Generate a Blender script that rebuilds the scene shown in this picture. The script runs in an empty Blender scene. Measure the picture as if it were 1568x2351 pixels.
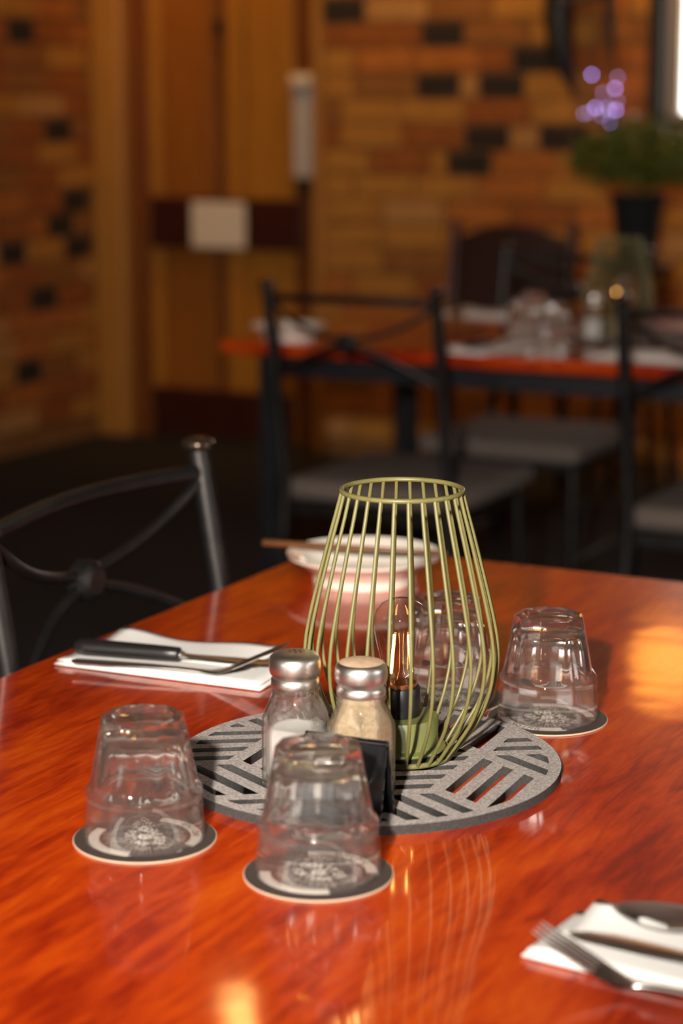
import bpy, bmesh, math, random
from math import sin, cos, pi, radians as R, sqrt
from mathutils import Vector, Matrix
random.seed(7)
S = bpy.context.scene
COL = S.collection
# ---------------------------------------------------------------- camera
cam = bpy.data.cameras.new('camera')
cam.sensor_fit = 'VERTICAL'; cam.sensor_height = 36.0; cam.lens = 36.0*4700/2351
cam.clip_start = .05; cam.clip_end = 60
cam.dof.use_dof = True; cam.dof.focus_distance = 1.56; cam.dof.aperture_fstop = 4.1
co = bpy.data.objects.new('camera', cam); COL.objects.link(co)
co.location = (0, 0, 1.24); co.rotation_euler = (R(90-11.2), 0, 0)
S.camera = co
# ---------------------------------------------------------------- view
S.view_settings.view_transform = 'Standard'; S.view_settings.look = 'None'
S.view_settings.exposure = 0.15; S.view_settings.gamma = 1.0; S.view_settings.use_curve_mapping = False
S.cycles.use_denoising = True
S.cycles.sample_clamp_indirect = 6.0; S.cycles.sample_clamp_direct = 0
S.cycles.max_bounces = 14; S.cycles.transmission_bounces = 12; S.cycles.transparent_max_bounces = 24
S.cycles.caustics_refractive = True; S.cycles.caustics_reflective = False
S.cycles.blur_glossy = .3
# ---------------------------------------------------------------- world: bright overcast daylight, seen through the windows
W = bpy.data.worlds.new('world'); S.world = W; W.use_nodes = True
W.node_tree.nodes['Background'].inputs[0].default_value = (1.0, .96, .88, 1)
W.node_tree.nodes['Background'].inputs[1].default_value = 5.5
# ---------------------------------------------------------------- lights
def light(name, kind, loc, energy, color, size=.1, aim=None, **kw):
    l = bpy.data.lights.new(name, kind); l.energy = energy; l.color = color
    if kind == 'AREA': l.shape = kw.get('shape', 'DISK'); l.size = size; l.size_y = kw.get('size_y', size)
    else: l.shadow_soft_size = size
    if kind == 'SPOT': l.spot_size = R(kw.get('angle', 70)); l.spot_blend = kw.get('blend', .8)
    o = bpy.data.objects.new(name, l); COL.objects.link(o); o.location = loc
    if aim is not None: o.rotation_euler = (Vector(aim)-Vector(loc)).to_track_quat('-Z', 'Y').to_euler()
    return o
# the photographer's flash, left of and above the lens
light('flash_light', 'SPOT', (-.21, -.04, 1.46), 300, (1, .92, .82), .03, (0, 3.2, .95), angle=72, blend=1.0)
# soft fill lamps added at the unseen windows, standing in for daylight
UV = Vector((.459, .889, 0)).normalized(); VV = Vector((UV.y, -UV.x, 0))
ANG = math.atan2(VV.y, VV.x)
K = Vector((-.85, 7.78, 0))
def room(a, b, z=0): return K + a*VV + b*UV + Vector((0, 0, z))
light('window_fill_rear', 'AREA', room(2.2, -8.85, 1.75), 3, (1, .93, .86), 1.8, room(2.2, -4, 1.9), shape='RECTANGLE', size_y=1.2)
light('window_fill_side', 'AREA', room(6.35, -4.6, 1.75), 1.5, (1, .92, .84), 1.8, room(2, -4.6, 1.9), shape='RECTANGLE', size_y=1.2)
# warm ceiling spots washing the walls
WARM = (1, .52, .12)
for i, (a, b, e) in enumerate([(.5, -.42, 7), (1.5, -.42, 11), (2.5, -.42, 11), (.40, -1.1, 6)]):
    tgt = room(a, 0, 1.55) if i < 3 else room(-.09, -.6, 1.5)
    light('ceiling_spot', 'SPOT', room(a, b, 2.52), e*3.1, WARM, .05, tgt, angle=82, blend=.9)

# ---------------------------------------------------------------- materials
MATS = {}
def mat(name, color=(.5, .5, .5), rough=.5, metal=0.0, **kw):
    if name in MATS: return MATS[name]
    m = bpy.data.materials.new(name); m.use_nodes = True
    b = m.node_tree.nodes['Principled BSDF']
    b.inputs['Base Color'].default_value = (*color, 1); b.inputs['Roughness'].default_value = rough
    b.inputs['Metallic'].default_value = metal
    for k, v in kw.items(): b.inputs[k].default_value = v
    MATS[name] = m; return m
def nd(m, t, **kw):
    n = m.node_tree.nodes.new(t)
    for k, v in kw.items(): setattr(n, k, v)
    return n
def ln(m, a, b): m.node_tree.links.new(a, b)
def ramp(m, stops):
    r = nd(m, 'ShaderNodeValToRGB'); e = r.color_ramp.elements
    while len(e) < len(stops): e.new(.5)
    for i, (p, c) in enumerate(stops): e[i].position = p; e[i].color = (*c, 1)
    return r
def noisy(m, scale, stops, detail=4, bump=0, dist=.001, stretch=(1, 1, 1), rough=.6, distort=0, rand=False):
    """noise-driven colour and fine relief"""
    b = m.node_tree.nodes['Principled BSDF']
    tc = nd(m, 'ShaderNodeTexCoord'); mp = nd(m, 'ShaderNodeMapping'); n = nd(m, 'ShaderNodeTexNoise')
    mp.inputs['Scale'].default_value = stretch
    n.inputs['Scale'].default_value = scale; n.inputs['Detail'].default_value = detail; n.inputs['Roughness'].default_value = rough
    n.inputs['Distortion'].default_value = distort
    ln(m, tc.outputs['Object'], mp.inputs['Vector'])
    if rand:
        oi = nd(m, 'ShaderNodeObjectInfo'); ad = nd(m, 'ShaderNodeVectorMath', operation='ADD'); mu = nd(m, 'ShaderNodeMath', operation='MULTIPLY')
        mu.inputs[1].default_value = 37; ln(m, oi.outputs['Random'], mu.inputs[0]); ln(m, mp.outputs[0], ad.inputs[0]); ln(m, mu.outputs[0], ad.inputs[1])
        ln(m, ad.outputs[0], n.inputs['Vector'])
    else: ln(m, mp.outputs['Vector'], n.inputs['Vector'])
    r = ramp(m, stops); ln(m, n.outputs['Fac'], r.inputs['Fac']); ln(m, r.outputs['Color'], b.inputs['Base Color'])
    if bump:
        bp = nd(m, 'ShaderNodeBump'); bp.inputs['Strength'].default_value = bump; bp.inputs['Distance'].default_value = dist
        ln(m, n.outputs['Fac'], bp.inputs['Height']); ln(m, bp.outputs['Normal'], b.inputs['Normal'])
    return m

def varnished_wood():
    m = mat('varnished_red_timber', rough=.42)
    b = m.node_tree.nodes['Principled BSDF']
    tc = nd(m, 'ShaderNodeTexCoord')
    def noise(sc, st, det, dis=0, ro=.55):
        mp = nd(m, 'ShaderNodeMapping'); mp.inputs['Scale'].default_value = st
        n = nd(m, 'ShaderNodeTexNoise'); n.inputs['Scale'].default_value = sc; n.inputs['Detail'].default_value = det
        n.inputs['Distortion'].default_value = dis; n.inputs['Roughness'].default_value = ro
        ln(m, tc.outputs['Object'], mp.inputs[0]); ln(m, mp.outputs[0], n.inputs['Vector']); return n
    big = noise(3.2, (1, 2.6, 1), 3, .4); grain = noise(13, (1, 7, 1), 8, .7, .64); fine = noise(60, (1, 9, 1), 4)
    m1 = nd(m, 'ShaderNodeMath', operation='MULTIPLY_ADD'); m1.inputs[1].default_value = .5
    m2 = nd(m, 'ShaderNodeMath', operation='MULTIPLY_ADD'); m2.inputs[1].default_value = .45
    m3 = nd(m, 'ShaderNodeMath', operation='MULTIPLY_ADD'); m3.inputs[1].default_value = .13; m3.inputs[2].default_value = -.04
    ln(m, fine.outputs['Fac'], m3.inputs[0]); ln(m, grain.outputs['Fac'], m2.inputs[0]); ln(m, m3.outputs[0], m2.inputs[2])
    ln(m, big.outputs['Fac'], m1.inputs[0]); ln(m, m2.outputs[0], m1.inputs[2])
    r = ramp(m, [(.30, (.10, .0035, .0004)), (.42, (.27, .013, .0006)), (.52, (.47, .042, .0012)), (.68, (.64, .105, .003))])
    ln(m, m1.outputs[0], r.inputs['Fac']); ln(m, r.outputs['Color'], b.inputs['Base Color'])
    b.inputs['Specular IOR Level'].default_value = .12
    b.inputs['Coat Weight'].default_value = 1.0; b.inputs['Coat Roughness'].default_value = .075; b.inputs['Coat IOR'].default_value = 1.5
    w = noise(14, (1, 1, 1), 1); bp = nd(m, 'ShaderNodeBump'); bp.inputs['Strength'].default_value = .10; bp.inputs['Distance'].default_value = .004
    ln(m, w.outputs['Fac'], bp.inputs['Height']); ln(m, bp.outputs['Normal'], b.inputs['Coat Normal'])
    return m
WOOD = varnished_wood()

def glass(name, clear_lo, clear_hi, z0, z1, tint=(1, 1, 1), ior=1.45, thin=False, haze=0):
    """clear glass: Fresnel reflection over a blend of straight and refracted transmission (thin wall vs. thick foot, by height on the object)"""
    m = bpy.data.materials.new(name); m.use_nodes = True; nt = m.node_tree
    nt.nodes.remove(nt.nodes['Principled BSDF']); out = nt.nodes['Material Output']
    if thin:   # one-skin glass: straight transmission under a two-sided Fresnel sheen
        lw = nd(m, 'ShaderNodeLayerWeight'); lw.inputs['Blend'].default_value = .5
        pw = nd(m, 'ShaderNodeMath', operation='POWER'); pw.inputs[1].default_value = 4; ln(m, lw.outputs['Facing'], pw.inputs[0])
        f0 = 2*((ior-1)/(ior+1))**2
        fr = nd(m, 'ShaderNodeMath', operation='MULTIPLY_ADD'); fr.inputs[1].default_value = 1-f0; fr.inputs[2].default_value = f0; ln(m, pw.outputs[0], fr.inputs[0])
        gl = nd(m, 'ShaderNodeBsdfGlossy'); gl.inputs['Roughness'].default_value = .03
        tr = nd(m, 'ShaderNodeBsdfTransparent'); tr.inputs['Color'].default_value = (*tint, 1)
        a = nd(m, 'ShaderNodeMixShader'); ln(m, fr.outputs[0], a.inputs[0]); ln(m, tr.outputs[0], a.inputs[1]); ln(m, gl.outputs[0], a.inputs[2])
    else:
        rf = nd(m, 'ShaderNodeBsdfGlass'); rf.inputs['IOR'].default_value = ior; rf.inputs['Roughness'].default_value = .02; rf.inputs['Color'].default_value = (*tint, 1)
        tr = nd(m, 'ShaderNodeBsdfTransparent'); tr.inputs['Color'].default_value = (*tint, 1)
        tc = nd(m, 'ShaderNodeTexCoord'); sp = nd(m, 'ShaderNodeSeparateXYZ'); mr = nd(m, 'ShaderNodeMapRange')
        mr.inputs[1].default_value = z0; mr.inputs[2].default_value = z1; mr.inputs[3].default_value = clear_lo; mr.inputs[4].default_value = clear_hi
        ln(m, tc.outputs['Object'], sp.inputs[0]); ln(m, sp.outputs['Z'], mr.inputs[0])
        a = nd(m, 'ShaderNodeMixShader'); ln(m, mr.outputs[0], a.inputs[0]); ln(m, rf.outputs[0], a.inputs[1]); ln(m, tr.outputs[0], a.inputs[2])
    if haze:   # fine scuffs, plus the whitish veil of inner reflections put in as diffuse colour
        df = nd(m, 'ShaderNodeBsdfDiffuse'); df.inputs['Color'].default_value = (.8, .76, .74, 1)
        h = nd(m, 'ShaderNodeMixShader'); h.inputs[0].default_value = haze; ln(m, a.outputs[0], h.inputs[1]); ln(m, df.outputs[0], h.inputs[2]); a = h
    ln(m, a.outputs[0], out.inputs['Surface']); return m
def emit(name, color, strength):
    m = bpy.data.materials.new(name); m.use_nodes = True
    b = m.node_tree.nodes['Principled BSDF']; b.inputs['Base Color'].default_value = (*color, 1)
    b.inputs['Emission Color'].default_value = (*color, 1); b.inputs['Emission Strength'].default_value = strength
    return m
GLASS = glass('tumbler_glass', .66, .12, .028, .040, (.995, .995, .99), 1.5, haze=.016)
JAR = glass('shaker_glass', .52, .42, .0, .08, (.985, .99, .98), haze=.012)
BULBG = glass('bulb_glass', .95, .95, 0, 1, (.99, .975, .95), 1.45, True)
PANE = glass('window_glass', .98, .98, 0, 1, (1, 1, 1), 1.25, True)
STEEL = mat('polished_steel', (.84, .81, .78), .30, 1.0)
CAPSTEEL = mat('brushed_cap_steel', (.74, .70, .66), .36, 1.0)
BLACKPL = mat('black_plastic_handle', (.012, .011, .011), .38)
BLACKGL = mat('black_gloss_acrylic', (.006, .006, .007), .08)
MATTE = mat('matte_black_felt_pad', (.008, .008, .009), .9)
SOCKET = mat('black_socket_enamel', (.010, .010, .012), .3)
GREEN = noisy(mat('olive_green_enamel', rough=.42), 60, [(.3, (.135, .122, .040)), (.7, (.175, .158, .054))])
DARKGREEN = noisy(mat('olive_green_base', rough=.38), 40, [(.3, (.115, .128, .036)), (.7, (.145, .158, .046))])
BRASS = mat('copper_bulb_collar', (.85, .5, .28), .25, 1.0)
METAL = noisy(mat('charcoal_chair_metal', rough=.42, metal=.85), 30, [(.3, (.034, .032, .032)), (.7, (.056, .051, .049))])
CAPM = mat('dark_bronze_finial', (.10, .07, .055), .22, .8)
TABLEMETAL = mat('black_table_frame', (.012, .012, .015), .4)
FABRIC = noisy(mat('taupe_seat_fabric', rough=.95), 220, [(.3, (.12, .092, .078)), (.7, (.20, .158, .136))], bump=.3)
FELT = noisy(mat('grey_felt', rough=1.0), 520, [(.28, (.10, .086, .080)), (.5, (.36, .315, .295)), (.72, (.72, .65, .62))], 6, .6, .0012, rough=.8)
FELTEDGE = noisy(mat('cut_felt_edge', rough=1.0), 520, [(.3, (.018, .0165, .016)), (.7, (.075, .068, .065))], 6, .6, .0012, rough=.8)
PAPER = noisy(mat('white_paper_napkin', rough=.9), 300, [(.3, (.80, .77, .74)), (.7, (.86, .84, .81))], bump=.12, dist=.0004)
CHINA = mat('cream_white_glazed_china', (.86, .78, .68), .13, 0, **{'Coat Weight': .5})
CHOP = noisy(mat('brown_wooden_stick', rough=.35), 14, [(.3, (.10, .035, .012)), (.7, (.24, .095, .035))], stretch=(1, 8, 8))
BOARD = mat('cream_cardboard', (.58, .44, .31), .9)
INK = noisy(mat('dark_brown_coaster_print', rough=.6), 250, [(.3, (.040, .027, .024)), (.7, (.058, .041, .036))])
PRINT = mat('off_white_coaster_print', (.88, .78, .70), .7)
DIMPRINT = mat('dim_coaster_print', (.42, .35, .31), .7)
SALT = mat('fine_white_salt', (.66, .62, .60), .95)
PEPPER = noisy(mat('ground_tan_pepper', rough=.95), 400, [(.3, (.46, .31, .18)), (.7, (.64, .48, .31))], bump=.3)
DUST = noisy(mat('pepper_dusted_cap_top', rough=.7), 180, [(.35, (.42, .27, .16)), (.7, (.55, .40, .28))])
MORTAR = noisy(mat('brown_mortar', rough=.95), 60, [(.3, (.24, .10, .026)), (.7, (.32, .145, .04))], bump=.4)
def brickmat(n, a, b): return noisy(mat(n, rough=.9), 16, [(.32, a), (.68, b)], 5, .5, .003, rand=True)
BRICKS = [brickmat('ochre_brick', (.40, .17, .028), (.50, .23, .04)), brickmat('orange_brick', (.36, .11, .018), (.50, .17, .03)),
          brickmat('red_brown_brick', (.26, .075, .013), (.36, .11, .020)), brickmat('brown_brick', (.25, .095, .02), (.33, .13, .03)),
          brickmat('clinker_black_brick', (.018, .013, .012), (.035, .024, .018)), brickmat('tan_brick', (.42, .20, .06), (.52, .27, .09))]
def plank(n, a, b, ro=.4): return noisy(mat(n, rough=ro), 5, [(.3, a), (.7, b)], 6, .08, .001, stretch=(14, 14, 1), distort=.3)
PINE = plank('golden_pine_trim', (.40, .17, .030), (.52, .25, .055))
PANELW = plank('orange_brown_door_panel', (.27, .085, .010), (.38, .13, .018))
STILEW = plank('amber_door_stile', (.40, .15, .014), (.50, .21, .025))
JAMBW = plank('reddish_brown_jamb', (.16, .045, .008), (.23, .07, .012))
MAHOG = plank('dark_mahogany', (.035, .006, .003), (.06, .011, .005))
DARKWOOD = plank('dark_brown_chair_wood', (.030, .009, .006), (.05, .016, .010))
CARPET = noisy(mat('near_black_carpet', rough=1.0), 300, [(.3, (.006, .004, .005)), (.7, (.012, .009, .010))], bump=.3)
PLASTER = noisy(mat('warm_brown_plaster', rough=.9), 30, [(.3, (.30, .20, .12)), (.7, (.35, .24, .15))])
SIGNW = mat('off_white_sign_board', (.86, .74, .60), .6)
ALU = mat('satin_aluminium', (.66, .62, .56), .5, .25)
IRON = mat('black_wrought_iron', (.008, .007, .007), .5)
LEAF = noisy(mat('dark_green_foliage', rough=.6), 25, [(.3, (.035, .060, .008)), (.5, (.10, .13, .014)), (.72, (.26, .20, .015))], rand=True)
FRAME = mat('black_window_frame', (.012, .010, .009), .5)
REVEAL = mat('grey_window_sash', (.36, .32, .28), .6)

# ---------------------------------------------------------------- mesh helpers
def bm_new(): return bmesh.new()
def link(name, bm, m, parent=None, smooth=None, loc=None, rot=None):
    me = bpy.data.meshes.new(name); bmesh.ops.recalc_face_normals(bm, faces=bm.faces[:]); bm.to_mesh(me); bm.free()
    return link_me(name, me, m, parent, smooth, loc, rot)
def link_me(name, me, m, parent=None, smooth=None, loc=None, rot=None):
    if m is not None and not me.materials: me.materials.append(m)
    if smooth is not None:
        me.shade_smooth()
        if smooth < 180: me.set_sharp_from_angle(angle=R(smooth))
    o = bpy.data.objects.new(name, me); COL.objects.link(o)
    if parent: o.parent = parent
    if loc: o.location = loc
    if rot: o.rotation_euler = rot
    return o
def thing(name, label, cat, loc=(0, 0, 0), rz=0, group=None):
    o = bpy.data.objects.new(name, None); COL.objects.link(o); o.empty_display_size = .05
    o.location = loc; o.rotation_euler = (0, 0, rz); return tag(o, label, cat, group)
def tag(o, label, cat, group=None):
    o['label'] = label; o['category'] = cat
    if group: o['group'] = group
    return o
def struct(o, **kw): o['kind'] = 'structure'; return o
KIDS = {}
def copy_tree(o, parent=None):
    c = o.copy(); COL.objects.link(c)
    if parent: c.parent = parent
    for ch in list(o.children): copy_tree(ch, c)
    return c
def dup(root, loc, rz, label, group=None):
    c = copy_tree(root); c.location = loc; c.rotation_euler = (0, 0, rz); c['label'] = label
    if group: c['group'] = group
    return c
def box(bm, x0, x1, y0, y1, z0, z1, bev=0, seg=1, M=None):
    r = bmesh.ops.create_cube(bm, size=1)
    for v in r['verts']:
        v.co = Vector(((x0+x1)/2+v.co.x*(x1-x0), (y0+y1)/2+v.co.y*(y1-y0), (z0+z1)/2+v.co.z*(z1-z0)))
    vs = r['verts']
    if bev:
        es = list({e for v in vs for e in v.link_edges})
        rr = bmesh.ops.bevel(bm, geom=es, offset=bev, segments=seg, profile=.5, affect='EDGES')
        vs = list({v for f in rr['faces'] for v in f.verts} | {v for v in vs if v.is_valid})
    if M is not None: bmesh.ops.transform(bm, matrix=M, verts=vs)
    return bm
def lathe(bm, prof, seg=48, rf=None, close=True):
    """prof: list of (r, z); rf(theta, r, z) may reshape the radius"""
    rings = []
    for r, z in prof:
        if r < 1e-6: rings.append([bm.verts.new((0, 0, z))])
        else:
            ring = []
            for i in range(seg):
                t = 2*pi*i/seg; q = rf(t, r, z) if rf else r
                ring.append(bm.verts.new((q*cos(t), q*sin(t), z)))
            rings.append(ring)
    for A, B in zip(rings, rings[1:]):
        if len(A) == 1 and len(B) == 1: continue
        for i in range(seg):
            j = (i+1) % seg
            if len(A) == 1: bm.faces.new((A[0], B[i], B[j]))
            elif len(B) == 1: bm.faces.new((A[i], A[j], B[0]))
            else: bm.faces.new((A[i], A[j], B[j], B[i]))
    return bm
def tube(bm, pts, r, seg=8, closed=False, caps=True):
    pts = [Vector(p) for p in pts]; n = len(pts); rings = []; rr = r if hasattr(r, '__len__') else [r]*n
    prev = None
    for i, p in enumerate(pts):
        if closed: t = pts[(i+1) % n]-pts[i-1]
        else: t = pts[min(i+1, n-1)]-pts[max(i-1, 0)]
        t.normalize()
        if prev is None:
            ref = Vector((0, 0, 1)) if abs(t.z) < .9 else Vector((1, 0, 0)); a = t.cross(ref).normalized()
        else: a = (prev-t*prev.dot(t)).normalized()
        prev = a; b = t.cross(a)
        rings.append([bm.verts.new(p+rr[i]*(cos(2*pi*k/seg)*a+sin(2*pi*k/seg)*b)) for k in range(seg)])
    for i in range(n if closed else n-1):
        A, B = rings[i], rings[(i+1) % n]
        for k in range(seg): bm.faces.new((A[k], A[(k+1) % seg], B[(k+1) % seg], B[k]))
    if caps and not closed: bm.faces.new(rings[0][::-1]); bm.faces.new(rings[-1])
    return bm
def loft(bm, secs, seg=10, sq=1.0):
    """secs: (x, y, z, half width in y, half thickness in z): an oval bar along x"""
    rings = []
    for x, y, z, w, h in secs:
        ring = []
        for k in range(seg):
            t = 2*pi*k/seg; c, s = cos(t), sin(t)
            ring.append(bm.verts.new((x, y+w*math.copysign(abs(c)**sq, c), z+h*math.copysign(abs(s)**sq, s))))
        rings.append(ring)
    for A, B in zip(rings, rings[1:]):
        for k in range(seg): bm.faces.new((A[k], A[(k+1) % seg], B[(k+1) % seg], B[k]))
    bm.faces.new(rings[0][::-1]); bm.faces.new(rings[-1]); return bm

# ================================================================ THE ROOM (local axes: x along the door wall, y away from the camera)
ROT = (0, 0, ANG)
ROOMX, ROOMB, CEIL = 6.6, -9.0, 2.62
LX = -.09
def rstruct(name, bm, m): return struct(link(name, bm, m, None, None, K, ROT))
rstruct('floor', box(bm_new(), LX-.2, ROOMX+.2, ROOMB-.2, .35, -.1, 0), CARPET)
rstruct('ceiling', box(bm_new(), LX-.2, ROOMX+.2, ROOMB-.2, .35, CEIL, CEIL+.1), PLASTER)
wall_left = rstruct('wall_left', box(bm_new(), LX-.2, LX-.008, ROOMB-.2, .35, 0, CEIL), MORTAR)
# back wall with the door recess and the window opening
bm = bm_new(); WX0, WX1, WZ0, WZ1 = 2.09, 3.05, 1.17, 1.80
box(bm, .85, WX0, .008, .25, 0, CEIL); box(bm, WX0, WX1, .008, .25, 0, WZ0); box(bm, WX0, WX1, .008, .25, WZ1, CEIL); box(bm, WX1, ROOMX, .008, .25, 0, CEIL)
box(bm, LX-.2, .85, .10, .25, 0, CEIL); box(bm, LX, .85, .03, .10, 2.13, CEIL)
wall_back = rstruct('wall_back', bm, MORTAR)
bm = bm_new(); box(bm, ROOMX, ROOMX+.2, ROOMB-.2, -5.2, 0, CEIL); box(bm, ROOMX, ROOMX+.2, -4.0, .25, 0, CEIL)
box(bm, ROOMX, ROOMX+.2, -5.2, -4.0, 0, 1.2); box(bm, ROOMX, ROOMX+.2, -5.2, -4.0, 2.1, CEIL); rstruct('wall_right', bm, PLASTER)
bm = bm_new(); box(bm, LX, 1.6, ROOMB-.2, ROOMB, 0, CEIL); box(bm, 2.8, ROOMX, ROOMB-.2, ROOMB, 0, CEIL)
box(bm, 1.6, 2.8, ROOMB-.2, ROOMB, 0, 1.2); box(bm, 1.6, 2.8, ROOMB-.2, ROOMB, 2.1, CEIL); rstruct('wall_front', bm, PLASTER)
# window in the back wall
w = rstruct('window_1', box(box(box(box(bm_new(), WX0, WX0+.045, -.02, .20, WZ0, WZ1), WX1-.045, WX1, -.02, .20, WZ0, WZ1), WX0, WX1, -.02, .20, WZ0, WZ0+.03), WX0, WX1, -.02, .20, WZ1-.04, WZ1), FRAME)
b2 = bm_new()
for q in ((WX0+.045, WX0+.085, WZ0+.03, WZ1-.04), (WX1-.085, WX1-.045, WZ0+.03, WZ1-.04), (WX0+.085, WX1-.085, WZ0+.03, WZ0+.05), (WX0+.085, WX1-.085, WZ1-.08, WZ1-.04)):
    box(b2, q[0], q[1], .05, .09, q[2], q[3])
link('sash', b2, REVEAL, w)
link('pane', box(bm_new(), WX0+.085, WX1-.085, .068, .074, WZ0+.05, WZ1-.08), PANE, w)
# bricks -------------------------------------------------------------
def brick_mesh(L, key):
    b = bm_new(); box(b, -L/2, L/2, -.055, 0, -.038, .038, .004)
    me = bpy.data.meshes.new('brick'); bmesh.ops.recalc_face_normals(b, faces=b.faces[:]); b.to_mesh(me); b.free(); me.materials.append(BRICKS[key]); return me
BM = {}
def brick(parent, p, L, key, rz):
    k = (round(L, 3), key)
    if k not in BM: BM[k] = brick_mesh(L, key)
    o = bpy.data.objects.new('brick', BM[k]); COL.objects.link(o); o.parent = parent; o.location = p
    o.rotation_euler = (random.uniform(-.008, .008), 0, rz+random.uniform(-.006, .006)); return o
DARK = [(1.321, 1.309), (1.559, 1.308), (1.68, 1.404), (1.542, 1.143), (1.787, 1.144), (1.447, 1.039), (.99, 1.553), (1.339, 1.477)]
DARKL = [(-.44, 1.467), (-.23, 1.122), (-.13, .862), (-.53, .701), (-.13, .693), (-.35, .527), (-.43, .267), (-.23, .806), (-.35, .066), (-1.0, 1.2), (-.9, .6), (-1.5, .9), (-1.8, 1.4), (-2.1, .5)]
rows = 19; PITCH = .0864
Z0 = 1.309-PITCH*14
def course(parent, x_from, x_to, z, place, weights, dark):
    x = x_from; used = set()
    off = random.choice((.0, .055, .115, .17)); first = True
    while x < x_to-.03:
        L = .23 if not first else max(.06, .23-off); first = False
        nxt = [d for d in dark if d not in used and abs(d[1]-z) < .0432 and x-.01 < d[0]+.055 and d[0]-.075 < x+L]
        key = None
        if nxt:
            d0 = nxt[0][0]-.075
            if d0-x > .05: L = d0-x-.01
            else: L = .155; key = 4; used.add(nxt[0])
        L = min(L, x_to-x)
        if L < .03: break
        L = round(L/.005)*.005
        if key is None: key = random.choices(range(6), weights)[0]
        place(x+L/2, z, L, key); x += L+.010
for r in range(rows+1):
    z = Z0+r*PITCH
    if z-.038 < 0: continue
    f = lambda x, z, L, key: brick(wall_back, (x, random.uniform(-.002, .002), z), L, key, 0)
    wts = (3.6, 4, 3, 1.6, 0, 1.4) if r > 5 else (4, 4, 2, 2.5, .2, 2)
    if WZ0-.05 < z < WZ1+.05: course(wall_back, .885, WX0-.005, z, f, wts, DARK)
    else: course(wall_back, .885, 3.2, z, f, wts, DARK)
    g = lambda x, z, L, key: brick(wall_left, (LX+random.uniform(-.002, .002), x, z), L, key, pi/2)
    course(wall_left, -2.45, -.02, z+.02, g, (2.0, 2.6, 4.2, 3.6, 0, .5), DARKL)
# bricks carry their front at local y = -.055, so sink them into the mortar bed
for o in bpy.data.objects:
    if o.name.startswith('brick'):
        if o.parent == wall_back: o.location.y += .055-.004
        else: o.rotation_euler.z += 0; o.location.x -= .055-.004
# trims and door ------------------------------------------------------
def rtrim(n, x0, x1, y0, y1, z0, z1, m, bev=.006): return struct(link('trim_%d' % n, box(bm_new(), x0, x1, y0, y1, z0, z1, bev), m, None, None, K, ROT))
rtrim(1, LX+.002, .048, -.025, .10, 0, 2.2, PINE, .01)
rtrim(2, .05, .128, .03, .098, 0, 2.12, JAMBW)
rtrim(3, .752, .846, .03, .098, 0, 2.12, JAMBW)
rtrim(4, .848, .884, -.02, .006, 0, 2.2, PINE)
door = struct(link('door_1', box(bm_new(), .13, .75, .075, .098, .01, 2.11), JAMBW, None, None, K, ROT))
def dpart(name, x0, x1, y0, y1, z0, z1, m, bev=.004): return link(name, box(bm_new(), x0, x1, y0, y1, z0, z1, bev), m, door)
dpart('stile', .132, .185, .035, .075, .02, 2.1, STILEW); dpart('door_panel', .187, .375, .055, .075, .02, 2.1, PANELW)
dpart('stile', .377, .41, .045, .075, .02, 2.1, PANELW); dpart('stile', .465, .54, .030, .075, .02, 2.1, STILEW)
dpart('door_panel', .542, .70, .045, .075, .02, 2.1, STILEW); dpart('stile', .702, .748, .03, .075, .02, 2.1, STILEW)
dpart('lock_rail', .146, .792, .0, .032, .724, .913, MAHOG, .008)
dpart('dark_foot_strip', .135, .748, .018, .034, .02, .20, MAHOG)  # dark strip across the foot of the door
dpart('hinge', .415, .45, .03, .075, 1.49, 1.55, IRON)
pl = link('pull_plate', box(bm_new(), .757, .838, .005, .03, .99, 1.31, .006), ALU, door)
link('bracket', box(bm_new(), .752, .842, -.015, .03, 1.312, 1.352, .008), SIGNW, pl); link('knob', box(bm_new(), .775, .825, -.01, .03, .93, .985, .012), IRON, pl)
sg = link('door_sign', box(bm_new(), -.115, .115, -.006, 0, -.084, .084, .003), SIGNW, None, None, room(.45, -.0015, .814), ROT)
tag(sg, 'blank off-white square sign fixed over the dark rail of the wooden door', 'sign')
# rear and side windows (unseen, added for daylight fill and glass reflections)
def bigwin(n, loc, rz, L):
    b = bm_new(); z0, z1 = 1.2, 2.1
    for q in ((-L/2, -L/2+.05, z0, z1), (L/2-.05, L/2, z0, z1), (-L/2, L/2, z0, z0+.05), (-L/2, L/2, z1-.05, z1), (-.02, .02, z0+.05, z1-.05)): box(b, q[0], q[1], -.05, .05, q[2], q[3])
    o = struct(link('window_%d' % n, b, REVEAL, None, None, loc, (0, 0, rz)))
    for x0, x1 in ((-L/2+.05, -.02), (.02, L/2-.05)): link('pane', box(bm_new(), x0, x1, -.004, .004, z0+.05, z1-.05), PANE, o)
bigwin(2, room(2.2, ROOMB-.1), ANG, 1.2); bigwin(3, room(ROOMX+.1, -4.6), ANG+pi/2, 1.2)

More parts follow.
